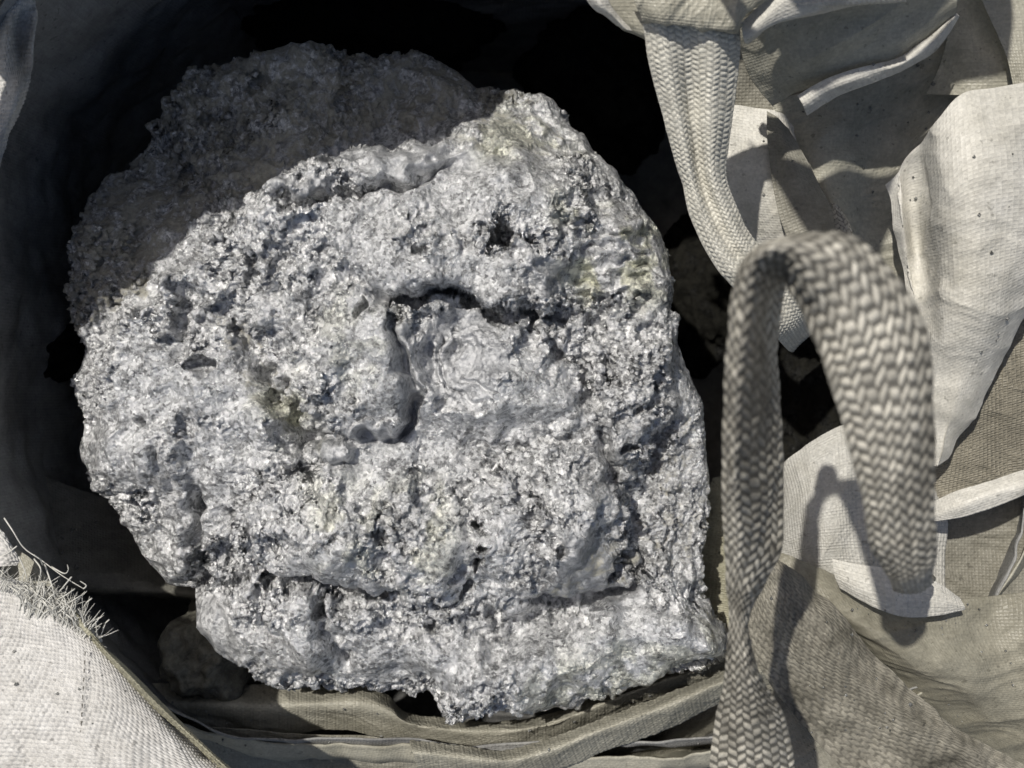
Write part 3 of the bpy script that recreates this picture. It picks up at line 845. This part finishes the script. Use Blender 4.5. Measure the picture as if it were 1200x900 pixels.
bp("under_panel", [[(880,600,-.12),(1000,560,-.14),(1120,560,-.14),(1260,560,-.14)],[(890,740,-.12),(1000,740,-.14),(1120,740,-.15),(1260,740,-.15)],
                   [(900,980,-.12),(1000,980,-.14),(1120,980,-.15),(1260,980,-.15)]], M_soiled_shade, res=0.004, wrinkle=0.004)
bp("lower_skirt", [[(1040,590,-.06),(1100,585,-.06),(1160,580,-.05),(1230,565,-.04)],[(1035,640,-.07),(1100,640,-.06),(1160,640,-.06),(1230,640,-.05)],[(1030,720,-.07),(1100,720,-.06),(1160,720,-.06),(1230,720,-.05)]],
   M_soiled_shade, res=0.0018, wrinkle=0.005)
bp("sheet_fold", [[(1085,592,.0),(1120,575,.02),(1160,562,.03),(1230,540,.03)],[(1088,604,.01),(1125,592,.035),(1165,578,.045),(1230,558,.045)],[(1090,612,.01),(1130,607,.03),(1170,594,.04),(1230,566,.04)]],
   M_white, res=0.0012, wrinkle=0.002, label="thin curled edge catching the sun at the right")
bp("bright_sheet", [[(1036,218,.03),(1052,200,.045),(1074,172,.06),(1098,140,.10),(1128,108,.115),(1170,100,.12),(1232,90,.12)],
                    [(1046,258,.02),(1058,250,.04),(1072,240,.03),(1098,222,.10),(1135,195,.13),(1180,185,.13),(1232,180,.12)],
                    [(1055,310,.01),(1064,305,.02),(1078,300,.015),(1100,296,.08),(1140,285,.12),(1185,275,.12),(1232,270,.11)],
                    [(1064,385,.02),(1074,380,.03),(1088,378,.05),(1108,372,.08),(1140,362,.10),(1175,350,.10),(1225,325,.08)],
                    [(1076,460,.02),(1084,458,.03),(1095,455,.04),(1110,450,.05),(1130,443,.06),(1152,435,.055),(1180,415,.04)],
                    [(1086,545,.01),(1090,546,.015),(1094,547,.02),(1098,548,.02),(1102,548,.02),(1107,546,.015),(1114,540,.01)]],
   M_white, res=0.0013, wrinkle=0.0045, wscale=9, label="broad bright white sheet folded over the right side")
bp("woven_gusset", [[(898,560,-.09),(935,528,-.06),(985,500,-.05),(1060,480,-.05),(1110,480,-.05)],[(905,600,-.08),(945,575,-.03),(990,560,-.02),(1060,550,-.03),(1110,550,-.04)],
                    [(910,640,-.07),(950,630,-.02),(995,625,-.01),(1060,620,-.03),(1110,620,-.04)],[(918,675,-.06),(955,678,-.03),(1000,680,-.02),(1060,690,-.03),(1110,700,-.04)]],
   M_gusset, res=0.0011, wrinkle=0.004, weave='plain', amp=0.0008, cell=(0.0044,0.0044), label="finely woven white gusset below the loop")
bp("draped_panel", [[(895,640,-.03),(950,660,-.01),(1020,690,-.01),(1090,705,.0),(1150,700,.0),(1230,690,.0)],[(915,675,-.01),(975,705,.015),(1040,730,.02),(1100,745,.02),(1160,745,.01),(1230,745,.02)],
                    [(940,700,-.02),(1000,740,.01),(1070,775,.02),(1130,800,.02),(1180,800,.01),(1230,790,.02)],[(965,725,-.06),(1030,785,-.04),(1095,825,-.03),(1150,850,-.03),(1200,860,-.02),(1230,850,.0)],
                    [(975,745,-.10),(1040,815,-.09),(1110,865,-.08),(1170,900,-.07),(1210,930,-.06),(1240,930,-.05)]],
   M_draped, res=0.0014, wrinkle=0.005, wscale=12, label="beige panel darkened for shade, draped below the tag")
bp("fabric_tag", [[(975,655,.03),(1010,662,.04),(1055,668,.05),(1095,680,.05),(1124,700,.04)],[(978,676,.03),(1012,690,.045),(1058,700,.055),(1098,704,.055),(1130,710,.045)],
                  [(984,690,.025),(1015,708,.04),(1058,723,.05),(1098,722,.05),(1131,714,.04)]],
   M_white, res=0.0010, weave='plain', amp=0.0008, cell=(0.0024,0.006), wrinkle=0.002, label="short white woven tag end with a raw edge")
bp("strap_backing", [[(870,770,-.03),(890,780,-.03),(915,800,-.03)],[(885,820,-.03),(920,830,-.03),(960,850,-.03)],[(905,870,-.03),(950,880,-.03),(1000,895,-.03)],[(915,940,-.03),(970,940,-.03),(1040,940,-.03)]],
   M_soiled_shade, res=0.0016, wrinkle=0.003)
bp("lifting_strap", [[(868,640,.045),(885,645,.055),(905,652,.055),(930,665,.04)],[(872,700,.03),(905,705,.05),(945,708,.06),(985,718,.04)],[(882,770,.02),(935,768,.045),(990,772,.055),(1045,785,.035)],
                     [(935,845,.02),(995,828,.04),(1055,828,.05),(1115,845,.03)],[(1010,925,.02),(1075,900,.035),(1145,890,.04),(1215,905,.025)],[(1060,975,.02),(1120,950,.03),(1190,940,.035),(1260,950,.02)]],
   M_web_shade, res=0.0011, thick=0.003, weave='webbing', amp=0.0011, cell=(0.0050,0.013,0.2,0.3), wrinkle=0.006, wscale=13, label="wide strap darkened for shade, fanning to the lower right")
# top fold with its seam, sunlit hem, hanging strap
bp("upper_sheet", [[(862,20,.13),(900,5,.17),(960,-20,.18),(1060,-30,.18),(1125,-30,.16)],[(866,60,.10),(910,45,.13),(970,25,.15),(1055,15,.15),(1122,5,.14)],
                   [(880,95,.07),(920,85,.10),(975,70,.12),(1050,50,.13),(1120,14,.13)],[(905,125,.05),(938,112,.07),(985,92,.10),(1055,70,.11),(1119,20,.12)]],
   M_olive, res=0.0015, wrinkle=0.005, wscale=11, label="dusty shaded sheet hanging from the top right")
bp("sheet_hem", [[(934,112,.085),(941,124,.085),(946,136,.07)],[(953,100,.095),(962,110,.095),(969,121,.08)],[(978,88,.105),(985,100,.105),(991,110,.09)],[(1014,77,.112),(1020,87,.112),(1023,98,.10)],
                 [(1050,68,.112),(1055,75,.12),(1058,83,.108)],[(1078,50,.118),(1085,57,.124),(1089,66,.112)],[(1100,33,.122),(1106,38,.127),(1110,44,.117)],[(1119,14,.125),(1122,16,.128),(1125,19,.12)]],
   M_white, res=0.0010, thick=0.002, wrinkle=0.001, label="sunlit hem along the hanging sheet")
bp("top_fold", [[(672,-25,.19),(690,-25,.2),(708,-25,.195)],[(690,5,.18),(702,5,.19),(715,4,.185)],[(708,20,.17),(718,20,.18),(728,20,.175)],[(722,32,.165),(732,34,.172),(742,36,.168)]],
   M_white, res=0.0012, wrinkle=0.0015, label="pale curled edge at the top left of the strap")
bp("top_fold", [[(700,-25,.165),(725,-25,.17),(760,-25,.18)],[(712,10,.155),(730,10,.16),(760,10,.17)],[(725,32,.145),(740,36,.15),(762,40,.16)],[(742,42,.135),(752,46,.14),(765,50,.15)]],
   M_olive, res=0.0012, wrinkle=0.002)
bp("top_fold", [[(728,-30,.205),(770,-30,.21),(820,-30,.21),(870,-30,.21),(950,-30,.20)],[(742,0,.20),(775,2,.21),(820,4,.21),(868,2,.21),(925,-14,.20)],
                [(751,24,.188),(775,26,.20),(815,32,.20),(855,33,.20),(872,24,.195)],[(752,30,.178),(776,31,.188),(815,38,.188),(855,38,.188),(872,30,.182)]],
   M_olive, res=0.0011, weave='plain', amp=0.0005, cell=(0.0034,0.003), wrinkle=0.004, wscale=20, label="folded top sheet sewn over the strap")
bp("top_fold", [[(868,26,.18),(895,0,.19),(935,-28,.2)],[(870,40,.18),(905,14,.195),(960,-20,.2)],[(873,50,.175),(915,28,.185),(1062,-22,.19)],[(876,53,.165),(922,26,.17),(1062,-4,.18)]],
   M_white, res=0.0012, wrinkle=0.002, label="bright wing right of the strap top")
bp("rim_binding", [[(930,-2,.19),(932,6,.195),(934,12,.185)],[(990,-6,.19),(992,2,.195),(994,7,.185)],[(1060,-10,.19),(1062,-3,.195),(1062,2,.185)]],
   M_white, res=0.0009, thick=0.002, weave='webbing', amp=0.0016, cell=(0.004,0.005), label="toothed white binding on the top edge")
bp("lifting_strap", [[(752,22,.175),(775,24,.19),(805,28,.185),(835,30,.19),(868,28,.175)],[(758,65,.16),(782,66,.175),(808,68,.165),(836,68,.175),(868,64,.16)],
                     [(768,110,.14),(790,112,.155),(810,112,.14),(834,112,.155),(863,108,.14)],[(783,160,.12),(800,161,.135),(815,161,.12),(833,161,.135),(856,158,.12)],
                     [(797,210,.10),(811,212,.115),(823,212,.10),(836,211,.115),(852,208,.10)],[(810,262,.09),(826,260,.105),(840,258,.095),(853,253,.105),(866,246,.09)],
                     [(838,312,.08),(850,305,.095),(862,297,.088),(873,289,.095),(884,281,.08)],[(872,352,.07),(884,342,.085),(895,332,.078),(906,322,.085),(916,312,.07)],
                     [(906,392,.05),(917,382,.06),(928,372,.055),(938,362,.055),(948,350,.045)],[(925,412,-.02),(934,403,-.01),(943,394,-.01),(952,385,-.01),(962,372,-.02)],[(930,412,-.15),(938,403,-.14),(946,396,-.14),(955,388,-.14),(962,376,-.15)]],
   M_strap, res=0.0010, thick=0.003, weave='webbing', amp=0.0014, cell=(0.0066,0.0056,0.22,0.4), wrinkle=0.0015, width=0.088, label="pale hanging strap with a zigzag weave, upper middle")
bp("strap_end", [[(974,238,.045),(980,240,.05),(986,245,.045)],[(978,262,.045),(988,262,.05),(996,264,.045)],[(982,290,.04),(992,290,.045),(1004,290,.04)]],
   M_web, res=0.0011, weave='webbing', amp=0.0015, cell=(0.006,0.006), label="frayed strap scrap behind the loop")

# --- raised loop and its left leg
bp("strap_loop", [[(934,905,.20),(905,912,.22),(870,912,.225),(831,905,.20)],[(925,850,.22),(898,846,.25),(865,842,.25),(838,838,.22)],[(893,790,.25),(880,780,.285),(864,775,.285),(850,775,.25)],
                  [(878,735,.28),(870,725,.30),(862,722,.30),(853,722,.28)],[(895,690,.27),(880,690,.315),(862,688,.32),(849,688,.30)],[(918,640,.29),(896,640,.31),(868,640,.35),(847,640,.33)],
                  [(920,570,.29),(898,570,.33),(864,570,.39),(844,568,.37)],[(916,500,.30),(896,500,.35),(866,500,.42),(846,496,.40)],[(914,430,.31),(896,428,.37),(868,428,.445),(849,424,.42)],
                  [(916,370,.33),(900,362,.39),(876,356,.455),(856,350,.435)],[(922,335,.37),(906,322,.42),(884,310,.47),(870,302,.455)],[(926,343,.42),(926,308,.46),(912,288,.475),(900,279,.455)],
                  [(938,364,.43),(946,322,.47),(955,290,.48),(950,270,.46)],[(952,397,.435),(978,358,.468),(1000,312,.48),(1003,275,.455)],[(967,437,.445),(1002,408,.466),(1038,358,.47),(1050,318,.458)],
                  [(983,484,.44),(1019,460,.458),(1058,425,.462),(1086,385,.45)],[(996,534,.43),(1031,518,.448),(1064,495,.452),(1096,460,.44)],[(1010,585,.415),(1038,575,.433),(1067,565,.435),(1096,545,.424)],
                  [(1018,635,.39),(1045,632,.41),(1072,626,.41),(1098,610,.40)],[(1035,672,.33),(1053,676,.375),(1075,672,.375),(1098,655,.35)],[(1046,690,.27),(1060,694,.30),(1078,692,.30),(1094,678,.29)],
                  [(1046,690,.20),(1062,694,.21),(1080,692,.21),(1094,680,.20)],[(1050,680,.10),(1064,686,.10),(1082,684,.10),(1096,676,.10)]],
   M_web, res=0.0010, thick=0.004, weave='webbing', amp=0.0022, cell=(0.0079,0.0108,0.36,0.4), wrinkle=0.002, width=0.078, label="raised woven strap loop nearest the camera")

# --- unseen sheets added beyond the upper left and top edge, shaped to cast shade
lip = [(-.86,.06,.34),(-.64,.285,.40),(-.475,.395,.40),(-.367,.435,.40),(-.255,.445,.40),(-.205,.475,.39)]
bp("shade_sheet", [lip, [(x - .045, y + .045, z + .006) for x, y, z in lip], [(x - .085, y + .085, z + .004) for x, y, z in lip]],
   M_white, res=0.003, wrinkle=0.0, raw=True, label="unseen lip shaped to shade the lump, beyond the upper left corner")
bp("shade_sheet", [[(-.64,.41,.05),(-.56,.47,.05),(-.48,.53,.05),(-.40,.58,.05),(-.25,.62,.06),(-.1,.63,.06)],[(-.585,.375,.24),(-.51,.435,.24),(-.46,.48,.24),(-.385,.52,.24),(-.25,.56,.24),(-.12,.60,.2)],[(-.56,.345,.398),(-.482,.391,.398),(-.425,.417,.398),(-.367,.437,.398),(-.255,.447,.398),(-.205,.477,.388)]],
   M_white, res=0.003, wrinkle=0.002, raw=True, label="unseen sheet added behind the lump to block stray sun")
bp("shade_sheet", [[(-.97,-.10,.02),(-.86,.06,.04),(-.80,.16,.05)],[(-.93,-.08,.2),(-.84,.07,.2),(-.78,.17,.22)],[(-.90,.0,.33),(-.862,.062,.338),(-.76,.18,.37)]],
   M_white, res=0.003, wrinkle=0.002, raw=True, label="unseen shade sheet added beyond the left edge")
bp("shade_sheet", [[(.11,.60,.15),(.15,.62,.15),(.24,.62,.15),(.36,.64,.15),(.48,.66,.12)],[(.13,.56,.32),(.16,.57,.34),(.24,.57,.34),(.34,.60,.34),(.44,.63,.30)],
                      [(.145,.485,.41),(.175,.466,.42),(.213,.471,.42),(.271,.482,.42),(.335,.522,.41)],[(.145,.483,.41),(.175,.464,.42),(.213,.469,.42),(.271,.480,.42),(.335,.520,.41)]],
   M_white, res=0.003, wrinkle=0.0, raw=True, label="unseen shade sheet added beyond the top edge")
bp("shade_sheet", [[(.32,.62,.36),(.36,.62,.36),(.40,.61,.35)],[(.325,.56,.41),(.36,.56,.41),(.40,.555,.40)],[(.325,.515,.415),(.36,.505,.415),(.393,.50,.41)]],
   M_white, res=0.003, wrinkle=0.0, raw=True, label="unseen corner sheet added beyond the top edge for shade")
bp("shade_sheet", [[(.09,.485,.41),(.125,.450,.42),(.168,.434,.42),(.208,.450,.42),(.271,.460,.42),(.33,.503,.41)],
                      [(.105,.45,.42),(.135,.412,.42),(.18,.385,.42),(.225,.40,.42),(.275,.430,.42),(.328,.485,.41)],
                      [(.125,.425,.42),(.145,.385,.42),(.190,.322,.43),(.228,.340,.43),(.258,.395,.42),(.325,.47,.41)]],
   M_white, res=0.003, wrinkle=0.0, raw=True, label="unseen lower shade sheet added beyond the top edge")  # added with a slit above it that lets sun onto the hem


# ------------------------------------------------------------------ crumbs of slag fallen on the cloth
bpy.context.view_layer.update()
dg = bpy.context.evaluated_depsgraph_get()
cv, cq = [], []
zones = [(200,806,840,880,45,.75),(940,700,1190,880,45,.5),(0,760,240,890,16,.5),(880,60,1100,260,30,.6),(1060,150,1190,420,14,.45),(890,700,1050,850,20,.6),(0,580,200,680,14,.9)]
for (x0, y0, x1, y1, cnt, k) in zones:
    for i in range(cnt):
        d = Vector(P(rng.uniform(x0, x1), rng.uniform(y0, y1), 0)) - Vector((0, 0, CAM_H))
        hit, loc, nor, _, ob, _ = scene.ray_cast(dg, Vector((0, 0, CAM_H)), d.normalized())
        if not hit or ob.name.startswith(("slag", "strap_loop", "ground")) or abs(nor.z) < 0.5: continue
        rr = rng.uniform(0.0007, 0.0022) * (1 + k * rng.random())
        base_i = len(cv)
        pts = [(1,0,0),(-1,0,0),(0,1,0),(0,-1,0),(0,0,1),(0,0,-1)]
        for q in pts: cv.append(tuple(loc[j] + (q[j] * rng.uniform(.6, 1.2)) * rr + (rr * .4 if j == 2 else 0) for j in range(3)))
        for t in ((0,2,4),(2,1,4),(1,3,4),(3,0,4),(2,0,5),(1,2,5),(3,1,5),(0,3,5)): cq.append(tuple(base_i + j for j in t))
me = bpy.data.meshes.new("slag_crumbs"); me.from_pydata(cv, [], cq); me.materials.append(M_dim)
o = bpy.data.objects.new("slag_crumbs", me); COL.objects.link(o)
o['kind'] = 'stuff'; o['label'] = "tiny grey slag crumbs scattered over the folds of the bag"; o['category'] = "slag crumbs"
